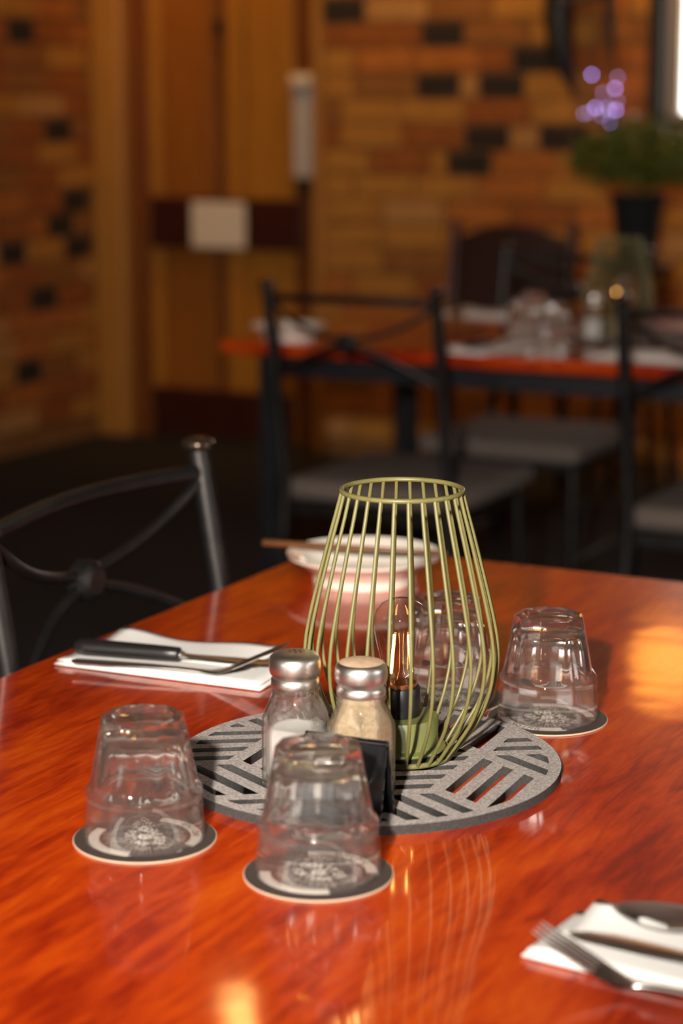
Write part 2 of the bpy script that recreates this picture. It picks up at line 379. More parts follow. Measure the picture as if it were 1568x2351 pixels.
# ================================================================ TABLES
def make_table(label, L=1.5, Wd=.86):
    t = thing('dining_table', label, 'table')
    b = bm_new(); box(b, -L/2, L/2, -Wd/2, Wd/2, .722, .75, .007, 3); link('tabletop', b, WOOD, t, 12)
    for sx in (-1, 1):
        for sy in (-1, 1):
            link('leg', box(bm_new(), sx*(L/2-.08)-.02, sx*(L/2-.08)+.02, sy*(Wd/2-.08)-.02, sy*(Wd/2-.08)+.02, 0, .72, .004), TABLEMETAL, t)
    for s in (-1, 1):
        link('apron', box(bm_new(), -L/2+.101, L/2-.101, s*(Wd/2-.08)-.012, s*(Wd/2-.08)+.012, .672, .72), TABLEMETAL, t)
        link('apron', box(bm_new(), s*(L/2-.08)-.012, s*(L/2-.08)+.012, -Wd/2+.101, Wd/2-.101, .672, .72), TABLEMETAL, t)
    return t
C1 = Vector((-.013, 2.294, 0))                 # far left corner of the near table
def T1(s, a, z=.75): return C1 - s*UV + a*VV + Vector((0, 0, z))
t1 = make_table('long glossy red timber dining table filling the foreground')
t1.location = T1(.75, .43, 0); t1.rotation_euler = (0, 0, math.atan2(UV.y, UV.x))
F2 = Vector((-.262, 4.375, 0))                 # near left corner of the far table
def T2(v, u, z=.75): return F2 + v*VV + u*UV + Vector((0, 0, z))
t2 = dup(t1, T2(.75, .43, 0), ANG, 'glossy red timber dining table out of focus behind, set for a meal')

# ================================================================ CHAIRS
def make_chair(label):
    c = thing('dining_chair', label, 'chair'); r = .0125; hw = .187
    py = lambda z: -.195-.17*max(0, z-.46)-.06*max(0, .46-z)/.46
    for s in (-1, 1):
        lg = link('rear_post', tube(bm_new(), [(s*hw, py(0), 0), (s*hw, py(.23), .23), (s*hw, py(.46), .46), (s*hw, py(.68), .68), (s*hw, py(.885), .885)], r, 14), METAL, c, 60)
        link('finial', lathe(bm_new(), [(0, 0), (.012, 0), (.0165, .003), (.018, .007), (.0165, .011), (.008, .0145), (0, .015)], 20), CAPM, lg, 60, (s*hw, py(.886), .8855))
        link('front_leg', tube(bm_new(), [(s*hw, .20, 0), (s*(hw-.01), .185, .42)], r*.95, 12), METAL, c, 60)
    link('top_rail', tube(bm_new(), [(-hw+.012+(2*hw-.024)*k/10, py(.865)-.022*sin(pi*k/10), .864+.003*sin(pi*k/10)) for k in range(11)], .0085, 10), METAL, c, 60)
    zc = .782
    for sx in (-1, 1):
        for zt in (.852, .700):
            P = []
            for k in range(9):
                q = k/8; x = sx*(.018+(hw-.028)*q); z = zc+(zt-zc)*(.1+.9*q)+(-.012 if zt > zc else .010)*sin(pi*q)
                P.append((x, py(z)-.034*cos(q*pi/2), z))
            link('cross_brace', tube(bm_new(), P, .0058, 8), METAL, c, 60)
    h = link('hub', lathe(bm_new(), [(0, -.014), (.014, -.014), (.020, -.009), (.021, 0), (.020, .009), (.014, .014), (0, .014)], 20), METAL, c, 40)
    h.location = (0, py(zc)-.034, zc); h.rotation_euler = (R(90), 0, 0)
    for y in (-.17, .165): link('seat_rail', box(bm_new(), -.174, .174, y-.01, y+.01, .405, .43), METAL, c)
    for s in (-1, 1): link('seat_rail', box(bm_new(), s*.177-.01, s*.177+.01, -.159, .154, .405, .43), METAL, c)
    link('seat', box(bm_new(), -.205, .205, -.175, .225, .432, .478, .02, 4), FABRIC, c, 60)
    for s in (-1, 1): link('stretcher', tube(bm_new(), [(s*(hw-.003), .185, .2), (s*hw, -.215, .2)], .006, 8), METAL, c, 60)
    return c
ch = make_chair('charcoal metal cross-back chair tucked in at the left edge of the near table')
aV = ANG-pi/2                                 # chair facing +V
ch.location = T1(.40, .222, 0); ch.rotation_euler = (0, 0, ANG-pi/2)
aU = ANG
dup(ch, T2(.40, .10, 0), aU, 'charcoal cross-back chair at the left front of the far table, seat showing', None)
dup(ch, T2(1.14, .13, 0), aU, 'charcoal cross-back chair at the right front of the far table, cut by the picture edge', None)
dup(ch, T2(.40, .80, 0), aU+pi, 'charcoal cross-back chair on the far side of the far table', None)
# solid wooden chair near the back wall
wc = thing('wooden_chair', 'dark brown wooden chair with broad solid back by the brick wall', 'chair', (.43, 6.30, 0), ANG+pi)
for s in (-1, 1):
    link('back_post', tube(bm_new(), [(s*.195, -.20, 0), (s*.195, -.19, .45), (s*.2, -.25, .885)], [.017, .019, .015], 10), DARKWOOD, wc, 50)
    link('front_leg', tube(bm_new(), [(s*.19, .19, 0), (s*.19, .19, .43)], [.014, .019], 10), DARKWOOD, wc, 50)
b = bm_new(); N = 12
for k in range(N):
    x0, x1 = -.18+.36*k/N, -.18+.36*(k+1)/N
    zt = lambda x: .83+.045*cos(x/.18*pi/2)
    vs = [b.verts.new(p) for p in ((x0, -.20, .55), (x1, -.20, .55), (x1, -.245, zt(x1)), (x0, -.245, zt(x0)))]
    b.faces.new(vs)
bmesh.ops.remove_doubles(b, verts=b.verts[:], dist=1e-5)
bmesh.ops.solidify(b, geom=b.faces[:], thickness=.02)
link('back_panel', b, DARKWOOD, wc); link('seat', box(bm_new(), -.215, .215, -.17, .215, .435, .47, .012, 2), DARKWOOD, wc)

# ================================================================ COASTERS AND TUMBLERS
def text_mesh(chars):
    """chars: (character, size, matrix) -> one mesh of flat raised letters"""
    out = bm_new()
    for c, size, M in chars:
        cu = bpy.data.curves.new('t', 'FONT'); cu.body = c; cu.size = size; cu.align_x = 'CENTER'; cu.extrude = .00005; cu.resolution_u = 2; cu.offset = size*.030
        o = bpy.data.objects.new('t', cu); COL.objects.link(o); bpy.context.view_layer.update()
        me = bpy.data.meshes.new_from_object(o.evaluated_get(bpy.context.evaluated_depsgraph_get())); me.transform(M); out.from_mesh(me)
        bpy.data.meshes.remove(me); bpy.data.objects.remove(o); bpy.data.curves.remove(cu)
    return out
def arc_text(s, r, size, top, pitch, cy, z, sx=.74):
    res = []; n = len(s); g = 1 if top else -1
    for i, c in enumerate(s):
        a = (i-(n-1)/2)*pitch/r
        res.append((c, size, Matrix.Translation((r*sin(a), cy+g*r*cos(a), z)) @ Matrix.Rotation(-g*a, 4, 'Z') @ Matrix.Diagonal((sx, 1, 1, 1))))
    return res
def arc_band(b, r0, r1, a0, a1, z0, z1, n=24):
    V = []
    for k in range(n+1):
        a = R(a0+(a1-a0)*k/n); V.append([b.verts.new((r*sin(a), r*cos(a), z)) for r, z in ((r0, z0), (r1, z0), (r1, z1), (r0, z1))])
    for A, B in zip(V, V[1:]):
        for i in range(4): b.faces.new((A[i], A[(i+1) % 4], B[(i+1) % 4], B[i]))
    b.faces.new(V[0]); b.faces.new(V[-1][::-1])
def make_coaster(label):
    c = thing('drink_coaster', label, 'coaster')
    link('board', lathe(bm_new(), [(0, 0), (.0485, 0), (.049, .0003), (.049, .0012), (.0487, .0014), (0, .0014)], 64), BOARD, c, 40)
    link('printed_face', lathe(bm_new(), [(0, .00141), (.0484, .00141), (.0484, .00155), (0, .00155)], 64), INK, c, 40)
    z = .00162
    link('printed_title', text_mesh(arc_text('COASTER', .024, .0100, True, .0050, -.0185, z)+arc_text('FORTUNE', .024, .0092, False, .0058, .0108, z)), PRINT, c)
    b = bm_new(); lathe(b, [(.0026, .00156), (.0048, .00156), (.0048, .00168), (.0026, .00168)], 32); b.faces.ensure_lookup_table()
    tm = text_mesh([('OF', .0032, Matrix.Translation((0, -.0011, z)))]); me = bpy.data.meshes.new('q'); tm.to_mesh(me); tm.free(); b.from_mesh(me); bpy.data.meshes.remove(me)
    link('printed_badge', b, PRINT, c)
    b = bm_new(); arc_band(b, .0312, .0385, -52, 52, .00156, .00166); arc_band(b, .0312, .0385, 128, 232, .00156, .00166); link('printed_banner', b, PRINT, c)
    link('banner_text', text_mesh(arc_text('UNION', .0325, .0070, True, .0052, 0, .00172, .85)), INK, c)
    b = bm_new()
    for k in range(64):
        a = 360*k/64+random.uniform(-1, 1); r0 = random.choice((.0215, .0225, .0235)); r1 = random.choice((.0262, .0272, .0285))
        arc_band(b, r0, r1, a-.9, a+.9, .00156, .00164, 1)
    link('printed_ray_ring', b, DIMPRINT, c); return c
NF = 9
def tumbler_rf(t, r, z):
    if z < .0369 or r < .0262 or z > .0858: return r
    a = 2*pi/NF; ph = (t % a)-a/2
    ap = .0353+(z-.038)*(.0271-.0353)/(.083-.038)
    return min(r, ap/cos(ph), ap*1.047)
def make_tumbler(label):
    prof = [(.0390, .0006), (.0397, 0), (.0405, .0005), (.0409, .0018), (.0406, .008), (.0399, .018), (.0392, .027), (.0391, .0300), (.0397, .0318), (.0399, .0335), (.0394, .0352), (.0382, .0368)]
    n = 16
    for k in range(1, n+1):
        z = .0368+(.0835-.0368)*k/n; prof.append((.0382+(z-.0368)*(.0304-.0382)/(.0835-.0368), z))
    prof += [(.0296, .0850), (.0284, .0857), (.0262, .0859), (.0225, .0860), (.0205, .0856), (.0185, .0835), (.012, .0825), (0, .0822)]
    outer = prof
    inner = [(.0385, .0012), (.0380, .008), (.0370, .020), (.0356, .032), (.0330, .044), (.0298, .058), (.0274, .066), (.0252, .0695), (.021, .0714), (.012, .0728), (0, .0730)]
    b = bm_new(); seg = NF*16
    wav = lambda t, r, z: r*(1+.010*cos(NF*t)*max(0, min(1, (z-.036)/.02))) if r > .024 else r
    n_in = len(inner); pr = inner[::-1]+outer
    lathe(b, inner[::-1], seg, wav); lathe(b, outer, seg, tumbler_rf); lathe(b, [inner[0], outer[0]], seg)
    bmesh.ops.remove_doubles(b, verts=b.verts[:], dist=2e-6)
    me = bpy.data.meshes.new('tumbler'); bmesh.ops.recalc_face_normals(b, faces=b.faces[:]); b.to_mesh(me); b.free()
    o = link_me('tumbler', me, GLASS, None, 32); return tag(o, label, 'glass')
spots = [((-.134, 1.327), -65, 'round printed coaster under the upturned glass at the left of the grey mat', 'upturned clear fluted tumbler on a coaster left of the grey felt mat'),
         ((-.015, 1.261), -40, 'round printed coaster under the nearest upturned glass at the front', 'nearest upturned fluted tumbler, in front of the salt and pepper shakers'),
         ((.168, 1.606), 142, 'round printed coaster under the upturned glass right of the wire lamp', 'upturned fluted tumbler standing alone right of the green wire lamp'),
         ((.089, 1.664), 160, 'round printed coaster seen through the wires behind the lit bulb', 'upturned fluted tumbler seen through the wires behind the lit bulb')]
c0 = g0 = None
for (x, y), rz, lc, lg in spots:
    if c0 is None: c0 = make_coaster(lc); g0 = make_tumbler(lg); cc, gg = c0, g0
    else: cc = dup(c0, (0, 0, 0), 0, lc); gg = dup(g0, (0, 0, 0), 0, lg)
    cc.location = (x, y, .75); cc.rotation_euler = (0, 0, R(rz)); cc['group'] = 'printed coasters on the near table'
    gg.location = (x, y, .7518); gg.rotation_euler = (0, 0, R(rz*.37)); gg['group'] = 'upturned tumblers on the near table'
# ================================================================ FELT MAT
def clip_circle(poly, r, n=72):
    for k in range(n):
        a = 2*pi*(k+.5)/n; nx, ny = cos(a), sin(a); d = r*cos(pi/n); out = []
        for i, p in enumerate(poly):
            q = poly[i-1]; dp = d-(p[0]*nx+p[1]*ny); dq = d-(q[0]*nx+q[1]*ny)
            if (dp >= 0) != (dq >= 0):
                t = dq/(dq-dp); out.append((q[0]+(p[0]-q[0])*t, q[1]+(p[1]-q[1])*t))
            if dp >= 0: out.append(p)
        poly = out
        if not poly: return []
    res = []
    for p in poly:
        if not res or (abs(p[0]-res[-1][0])+abs(p[1]-res[-1][1])) > 4e-4: res.append(p)
    return res
def make_mat(label, Rm=.146, th=.007):
    L = .094; V0 = Vector((.049, -.072)); base = 6; slots = []
    def d(a): return Vector((cos(R(a+base)), sin(R(a+base))))
    t1_, t2_ = d(30)*L*sqrt(3), d(90)*L*sqrt(3)
    for i in range(-3, 4):
        for j in range(-3, 4):
            o = V0+i*t1_+j*t2_
            for e1, e2 in ((60, -60), (180, 60), (-60, 180)):       # strips run along e1, step across along e2
                A, B = d(e1), d(e2); n = 4
                for k in range(n):
                    c = (k+.5)/n*L; w = .0048/sin(R(60)); a0 = .006/sin(R(60))
                    p = [o+A*a0+B*(c-w), o+A*(L-a0)+B*(c-w), o+A*(L-a0)+B*(c+w), o+A*a0+B*(c+w)]
                    q = clip_circle([(x.x, x.y) for x in p], Rm-.009)
                    if len(q) < 3: continue
                    ar = abs(sum(q[m-1][0]*q[m][1]-q[m][0]*q[m-1][1] for m in range(len(q))))/2
                    if ar > 3.5e-5: slots.append(q)
    cu = bpy.data.curves.new('m', 'CURVE'); cu.dimensions = '2D'; cu.fill_mode = 'BOTH'; cu.extrude = th/2
    def spl(pts):
        s = cu.splines.new('POLY'); s.points.add(len(pts)-1)
        for k, (x, y) in enumerate(pts): s.points[k].co = (x, y, 0, 1)
        s.use_cyclic_u = True
    spl([(Rm*cos(2*pi*k/128), Rm*sin(2*pi*k/128)) for k in range(128)])
    for q in slots: spl(q)
    o = bpy.data.objects.new('m', cu); COL.objects.link(o); bpy.context.view_layer.update()
    me = bpy.data.meshes.new_from_object(o.evaluated_get(bpy.context.evaluated_depsgraph_get()))
    bpy.data.objects.remove(o); bpy.data.curves.remove(cu); me.name = 'felt_mat'; me.materials.clear()
    me.transform(Matrix.Translation((0, 0, th/2)))
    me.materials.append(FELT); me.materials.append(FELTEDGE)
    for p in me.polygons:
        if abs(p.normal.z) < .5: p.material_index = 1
    o = link_me('felt_mat', me, None); return tag(o, label, 'mat')
fm = make_mat('round grey felt mat cut with slanted slots under lamp and shakers'); fm.location = (.019, 1.479, .75); MZ = .757
# ================================================================ WIRE LAMP
def make_lamp(label):
    l = thing('wire_table_lamp', label, 'lamp')
    pf = [(.2035, .0452), (.19, .0486), (.175, .0527), (.155, .0579), (.135, .0630), (.115, .0678), (.098, .0712), (.083, .0727), (.070, .0722), (.058, .0702), (.045, .0660), (.033, .0605), (.020, .0520), (.010, .0448), (.003, .0395)]
    # smooth by Catmull-Rom
    pts = []
    for i in range(len(pf)-1):
        p0, p1, p2, p3 = [Vector(pf[max(0, min(len(pf)-1, i+k))]) for k in (-1, 0, 1, 2)]
        for q in range(2):
            t = q/2; pts.append(.5*((2*p1)+(p2-p0)*t+(2*p0-5*p1+4*p2-p3)*t*t+(3*p1-p0-3*p2+p3)*t**3))
    pts.append(Vector(pf[-1]))
    b = tube(bm_new(), [(p.y, 0, p.x) for p in pts], .00142, 7); me = bpy.data.meshes.new('cage_wire'); bmesh.ops.recalc_face_normals(b, faces=b.faces[:]); b.to_mesh(me); b.free()
    for k in range(28): link_me('cage_wire', me, GREEN, l, 60, None, (0, 0, 2*pi*(k+.3)/28))
    ring = lambda r, z, w: tube(bm_new(), [(r*cos(2*pi*k/56), r*sin(2*pi*k/56), z) for k in range(56)], w, 8, True)
    link('top_ring', ring(.0450, .2045, .0019), GREEN, l, 60); link('bottom_ring', ring(.0385, .0028, .0022), GREEN, l, 60)
    for k in range(4):
        a = pi/4+k*pi/2; link('strut', tube(bm_new(), [(.028*cos(a), .028*sin(a), .0085), (.040*cos(a), .040*sin(a), .0035)], .0022, 7), GREEN, l, 60)
    link('base', lathe(bm_new(), [(0, .006), (.033, .006), (.0345, .0075), (.034, .009), (.0292, .0105), (.0284, .012), (.0284, .0305), (.0275, .0318), (0, .0318)], 48), DARKGREEN, l, 35)
    link('base_pad', lathe(bm_new(), [(0, 0), (.032, 0), (.032, .0058), (0, .0058)], 40), MATTE, l, 35)
    link('socket', lathe(bm_new(), [(0, .0320), (.0143, .0320), (.0145, .0325), (.0145, .0535), (.0138, .0545), (.0125, .0545), (.0125, .050), (0, .050)], 40), SOCKET, l, 35)
    bu = link('bulb', lathe(bm_new(), [(.0122, .0555), (.0128, .060), (.0145, .070), (.0175, .082), (.0200, .092), (.0212, .100), (.0209, .107), (.0190, .113), (.0150, .118), (.009, .1212), (0, .1222)], 40), BULBG, l, 180)
    link('collar', lathe(bm_new(), [(.0118, .0505), (.0121, .0505), (.0121, .0575), (.0117, .0575), (.0117, .0505)], 32), BRASS, bu, 35)
    link('stem', lathe(bm_new(), [(0, .0575), (.008, .0577), (.0045, .0605), (.0022, .066), (.0017, .085), (.0024, .097), (0, .0985)], 16), BULBG, bu, 60)
    for s in (-1, 1):
        link('filament', tube(bm_new(), [(s*.0078, .002*s, .0645), (s*.0052, -.001*s, .094)], .00105, 8), FIL, bu, 60)
        link('lead_wire', tube(bm_new(), [(s*.003, 0, .0605), (s*.0078, .002*s, .0640)], .0003, 5), STEEL, bu)
    return l
FIL = emit('glowing_amber_filament', (1, .50, .12), 16)
lamp = make_lamp('green wire cage lamp with a lit bulb on the grey mat')
lamp.location = (.045, 1.490, MZ)
# ================================================================ SHAKERS
def jar_rf(t, r, z):
    k = max(0, min(1, (.066-z)/.016)); k = k*k*(3-2*k)
    if z > .066: return r
    sq = 1/max(abs(cos(t)), abs(sin(t))); ch = 1.60/(abs(cos(t))+abs(sin(t)))
    return r*((1-k)+k*min(sq, ch))
def make_shaker(name, label, fill, fill_m, top_m, fill_top):
    s = thing(name, label, 'shaker')
    outer = [(0, 0), (.0195, 0), (.0212, .0015), (.0215, .004), (.0215, .030), (.0215, .046), (.0211, .052), (.0200, .058), (.0184, .063), (.0172, .0665), (.0168, .069), (.0178, .0705), (.0181, .0718), (.0176, .073), (.0160, .0735), (.0160, .079)]
    inner = [(.0140, .079), (.0145, .066), (.0165, .060), (.0183, .054), (.0190, .046), (.0190, .006), (.017, .004), (0, .0035)]
    link('jar', lathe(bm_new(), outer+inner, 64, jar_rf), JAR, s, 30)
    if fill == 'salt':   # thin film of salt on the walls and a drift at the bottom
        link('contents', lathe(bm_new(), [(0, .0042), (.0165, .0044), (.0183, .008), (.0183, .038), (.0155, .043), (.006, .039), (0, .0395)], 48, jar_rf), fill_m, s, 40)
    else:
        link('contents', lathe(bm_new(), [(0, .0042), (.0165, .0044), (.0184, .008), (.0184, .046), (.0176, .053), (.0158, .060), (.0138, .066), (.0135, .072), (0, .074)], 48, jar_rf), fill_m, s, 40)
    cap = link('cap', lathe(bm_new(), [(.0164, .0742), (.0173, .0736), (.0176, .0745), (.0174, .0785), (.0163, .0800), (.0164, .0808), (.0176, .0822), (.0186, .0845), (.0189, .0880), (.0187, .0918), (.0178, .0948), (.0160, .0967), (.0120, .0980), (.006, .0986), (0, .0988), ], 56), CAPSTEEL, s, 40)
    if fill == 'salt':
        b = bm_new()
        for r, n in ((0, 1), (.0042, 6), (.0082, 11)):
            for k in range(n):
                a = 2*pi*k/n; lathe2 = lathe(bm_new(), [(0, 0), (.0009, 0), (.0009, .0006), (0, .0006)], 8); me = bpy.data.meshes.new('q'); lathe2.to_mesh(me); lathe2.free()
                me.transform(Matrix.Translation((r*cos(a), r*sin(a), .0986-.0010*(r/.008)**2))); b.from_mesh(me); bpy.data.meshes.remove(me)
        hl = link('pour_holes', b, MATTE, cap); hl['kind'] = 'stuff'
    else:
        link('dusted_top', lathe(bm_new(), [(.0158, .0970), (.0120, .0983), (.006, .0989), (0, .0991)], 40), top_m, cap, 60)
    return s
salt = make_shaker('salt_shaker', 'square glass salt shaker with pierced steel cap on the grey mat', 'salt', SALT, None, .03)
salt.location = (-.0335, 1.425, MZ); salt.rotation_euler = (0, 0, R(-22))
pep = make_shaker('pepper_shaker', 'square glass shaker full of tan pepper with a dusty steel cap', 'pepper', PEPPER, DUST, .06)
pep.location = (.0140, 1.4025, MZ); pep.rotation_euler = (0, 0, R(-28))
# ================================================================ BLACK TENT CARD HOLDER
ts = thing('tent_sign', 'small glossy black A-frame table sign in front of the pepper shaker', 'sign', (.0035, 1.3600, MZ), R(-24))
for s in (-1, 1):
    M = Matrix.Translation((0, 0, .0003)) @ Matrix.Rotation(R(-14.5*s), 4, 'X') if False else None
    b = bm_new(); H_ = .052; sp = .0135
    vs = [(-.031, s*sp, 0), (.031, s*sp, 0), (.031, s*.0022, H_), (-.031, s*.0022, H_), (-.031, s*(sp-.002), 0), (.031, s*(sp-.002), 0), (.031, s*.0004, H_), (-.031, s*.0004, H_)]
    V = [b.verts.new(p) for p in vs]
    for f in ((0, 1, 2, 3), (7, 6, 5, 4), (0, 4, 5, 1), (1, 5, 6, 2), (2, 6, 7, 3), (3, 7, 4, 0)): b.faces.new([V[i] for i in f])
    link('panel', b, BLACKGL, ts)
link('ridge', tube(bm_new(), [(-.031, 0, H_+.0012), (.031, 0, H_+.0012)], .0026, 10), BLACKGL, ts, 60)
# ================================================================ BOWL AND STICK
def make_bowl(label):
    b = lathe(bm_new(), [(0, .0075), (.040, .0080), (.052, .0110), (.062, .0190), (.069, .0260), (.0795, .0298), (.0817, .0312), (.0810, .0286), (.0760, .0255), (.0680, .0205), (.0585, .0130), (.0555, .0110), (.0545, .0090), (.0545, .001), (.0535, 0), (.049, 0), (.048, .003), (0, .003)], 72)
    return tag(link('shallow_bowl', b, CHINA, None, 40), label, 'bowl')
bowl = make_bowl('white wide-rimmed bowl with a brown stick across it at the far corner'); bowl.location = (.024, 2.100, .75)
st = link('chopstick', loft(bm_new(), [(-.10, 0, 0, .0034, .0034), (-.099, 0, 0, .0040, .0040), (.0, 0, 0, .0033, .0033), (.099, 0, 0, .0022, .0022), (.10, 0, 0, .0014, .0014)], 10), CHOP, None, 50, (.013, 2.105, .7848), (0, R(0), R(-15)))
tag(st, 'tapering brown wooden stick laid across the white bowl', 'chopstick')
# ================================================================ NAPKINS AND CUTLERY
def sheet(b, L, Wd, z0, th, curl=0, wob=.0, seed=0, cut=0):
    """a folded paper layer: soft slab with slightly lifted, wavy long edge"""
    rnd = random.Random(seed); nx, ny = 16, 8; ph = rnd.uniform(0, 6); top = []; bot = []
    for i in range(nx+1):
        rt, rb = [], []
        for j in range(ny+1):
            x = L*(i/nx-.5); y = Wd*(j/ny-.5)
            x += cut*(j/ny)*.5*(1 if i == nx else 0)
            e = min(i, nx-i)/nx*6; f = min(j, ny-j)/ny*4; ed = min(1, .35+min(e, f))
            y += wob*sin(3.1*i/nx*pi+ph)*(j/ny)
            lift = curl*(j/ny)**2*(.55+.45*sin(2.2*pi*i/nx+ph))
            rt.append(b.verts.new((x, y, z0+th*(.5+.5*ed)+lift))); rb.append(b.verts.new((x, y, z0+th*(.5-.5*ed)+lift*.92)))
        top.append(rt); bot.append(rb)
    for i in range(nx):
        for j in range(ny):
            b.faces.new((top[i][j], top[i+1][j], top[i+1][j+1], top[i][j+1])); b.faces.new((bot[i][j], bot[i][j+1], bot[i+1][j+1], bot[i+1][j]))
    for i in range(nx):
        b.faces.new((top[i][0], bot[i][0], bot[i+1][0], top[i+1][0])); b.faces.new((top[i][ny], top[i+1][ny], bot[i+1][ny], bot[i][ny]))
    for j in range(ny):
        b.faces.new((top[0][j], top[0][j+1], bot[0][j+1], bot[0][j])); b.faces.new((top[nx][j], bot[nx][j], bot[nx][j+1], top[nx][j+1]))
def make_napkin(label):
    n = thing('paper_napkin', label, 'napkin')
    b = bm_new(); sheet(b, .205, .100, 0, .0034, 0, 0, 1); link('lower_fold', b, PAPER, n, 180)
    b = bm_new(); sheet(b, .200, .097, .0035, .0030, 0, 0, 2); link('middle_fold', b, PAPER, n, 180)
    b = bm_new(); sheet(b, .165, .060, .0067, .0016, .006, .003, 3); f = link('top_flap', b, PAPER, n, 180); f.location = (-.008, .020, 0)
    return n
def make_fork(label):
    f = thing('fork', label, 'fork')
    hz = lambda x: .0015+.010*max(0, 1-x/.12)**2*.25
    body = [(0, 0, .0030, .003, .0009), (.003, 0, .0030, .0070, .0011), (.03, 0, .0030, .0076, .0012), (.07, 0, .0035, .0055, .0013), (.10, 0, .0030, .0034, .0015), (.118, 0, .0022, .0032, .0016), (.128, 0, .0018, .0060, .0013), (.137, 0, .0030, .0108, .0011), (.147, 0, .0066, .0120, .0010), (.153, 0, .0092, .0120, .0010)]
    link('handle', loft(bm_new(), body, 12), STEEL, f, 60)
    for k in range(4):
        y = (k-1.5)*.0063
        link('tine', loft(bm_new(), [(.1525, y, .0090, .0024, .0010), (.165, y, .0150, .0022, .0010), (.180, y, .0225, .0019, .0009), (.194, y, .0288, .0014, .0008), (.199, y, .0310, .0006, .0005)], 8), STEEL, f, 60)
    return f
def make_knife(label):
    k = thing('table_knife', label, 'knife')
    link('handle', loft(bm_new(), [(0, 0, .007, .005, .004), (.003, 0, .007, .0082, .0062), (.012, 0, .007, .0094, .0070), (.05, 0, .007, .0088, .0068), (.085, 0, .007, .0076, .0064), (.099, 0, .007, .0070, .0060), (.1, 0, .007, .0060, .0052)], 14, .8), BLACKPL, k, 50)
    bl = link('blade', loft(bm_new(), [(.1003, 0, .006, .0030, .0030), (.106, 0, .006, .0034, .0026), (.112, 0, .006, .0066, .0011), (.15, 0, .006, .0085, .0009), (.178, 0, .006, .0085, .0008), (.192, .002, .006, .0062, .0007), (.199, .004, .006, .0028, .0006), (.201, .005, .006, .0008, .0004)], 8), STEEL, k, 40)
    return k
def make_spoon(label):
    s = thing('spoon', label, 'spoon')
    link('handle', loft(bm_new(), [(0, 0, .003, .003, .0009), (.003, 0, .003, .0072, .0011), (.03, 0, .003, .0078, .0012), (.07, 0, .0045, .0055, .0013), (.105, 0, .0065, .0032, .0015), (.122, 0, .0072, .0032, .0015), (.130, 0, .0085, .0042, .0011)], 12), STEEL, s, 60)
    b = bm_new(); nx, ny = 18, 12; grid = []
    for i in range(nx+1):
        q = i/nx; w = .0195*(sin(pi*min(1, q**.82)*.98+.02))**.62 if 0 < q < 1 else .0032 if q == 0 else .0008
        row = []
        for j in range(ny+1):
            y = w*(2*j/ny-1); d = .0085*sin(pi*q)**.8*(1-(2*j/ny-1)**2)
            row.append(b.verts.new((.128+.062*q, y, .0098-.0012*q-d)))
        grid.append(row)
    for i in range(nx):
        for j in range(ny): b.faces.new((grid[i][j], grid[i+1][j], grid[i+1][j+1], grid[i][j+1]))
    bmesh.ops.solidify(b, geom=b.faces[:], thickness=.0011)
    link('bowl', b, STEEL, s, 60); return s
def place(o, p, rz, ry=0, rx=0): o.location = p; o.rotation_euler = (rx, ry, rz); return o
# left setting
nap = make_napkin('folded white paper napkin with knife and fork at the left edge of the near table')
place(nap, Vector((-.1425, 1.7710, .75)), ANG+R(3))
kn = make_knife('black-handled table knife on the napkin at the left of the near table'); place(kn, (-.2385, 1.779, .7585), R(-17))
fk = make_fork('steel fork with tines tipped up on the napkin at the left'); place(fk, (-.238, 1.750, .7568), R(-15))
# right setting, cut by the frame
nap2 = dup(nap, (0, 0, 0), 0, 'folded white paper napkin with cutlery at the lower right of the picture'); place(nap2, (.2165, 1.1150, .75), ANG+R(-4)+pi)
nap2.rotation_euler.z = ANG-R(5); nap2.scale = (1, .74, 1); nap2.location = (.2120, 1.1035, .75)
fk2 = dup(fk, (0, 0, 0), 0, 'steel fork pointing left on the lower right napkin'); place(fk2, (.2545, 1.029, .7568), R(180-26)); fk2.scale = (.8, .8, .8)
kn2 = dup(kn, (0, 0, 0), 0, 'black-handled knife between fork and spoon on the lower right napkin'); place(kn2, (.306, 1.030, .7575), R(180-32))
sp2 = make_spoon('steel spoon with a deep bowl at the lower right picture edge'); place(sp2, (.325, 1.066, .7588), R(180-32))

# ================================================================ FAR TABLE SETTING (out of focus)
bw2 = dup(bowl, T2(.122, .085), 0, 'white bowl standing on the left corner of the far table')
far_g = [((.585, .29), 'front upturned tumbler left of the shakers on the far table'), ((.545, .44), 'upturned tumbler behind the front glasses on the far table'),
         ((.675, .235), 'upturned tumbler near the white shaker on the far table'), ((1.02, .33), 'upturned tumbler at the right picture edge on the far table')]
for (v, u), lab in far_g:
    cc = dup(c0, T2(v, u), 0, lab.replace('upturned tumbler', 'coaster under the upturned tumbler')); cc['group'] = 'coasters on the far table'
    gg = dup(g0, T2(v, u, .7518), R(v*300), lab); gg['group'] = 'upturned tumblers on the far table'
fm2 = dup(fm, T2(.79, .43), .4, 'grey felt mat under the lamp on the far table')
lm2 = dup(lamp, T2(.745, .43, MZ), .1, 'green wire cage lamp standing on the far table')
s2 = dup(salt, T2(.730, .318, MZ), ANG, 'white-filled salt shaker on the far table'); p2 = dup(pep, T2(.790, .332, MZ), ANG, 'tan pepper shaker on the far table')
n3 = dup(nap, T2(.585, .095), ANG+pi/2-.15, 'white napkin with cutlery at the front edge of the far table')
k3 = dup(kn, T2(.575, .01, .7585), ANG+pi/2-.15, 'black-handled knife on the front napkin of the far table')
n4 = dup(nap, T2(.925, .120), ANG+.05, 'thick white napkin lying across the front right of the far table')
n5 = dup(nap, T2(.30, .74), ANG-.1, 'white napkin at the back edge of the far table')
f5 = dup(fk, T2(.225, .735, .7585), ANG-.1, 'steel fork on the back napkin of the far table')

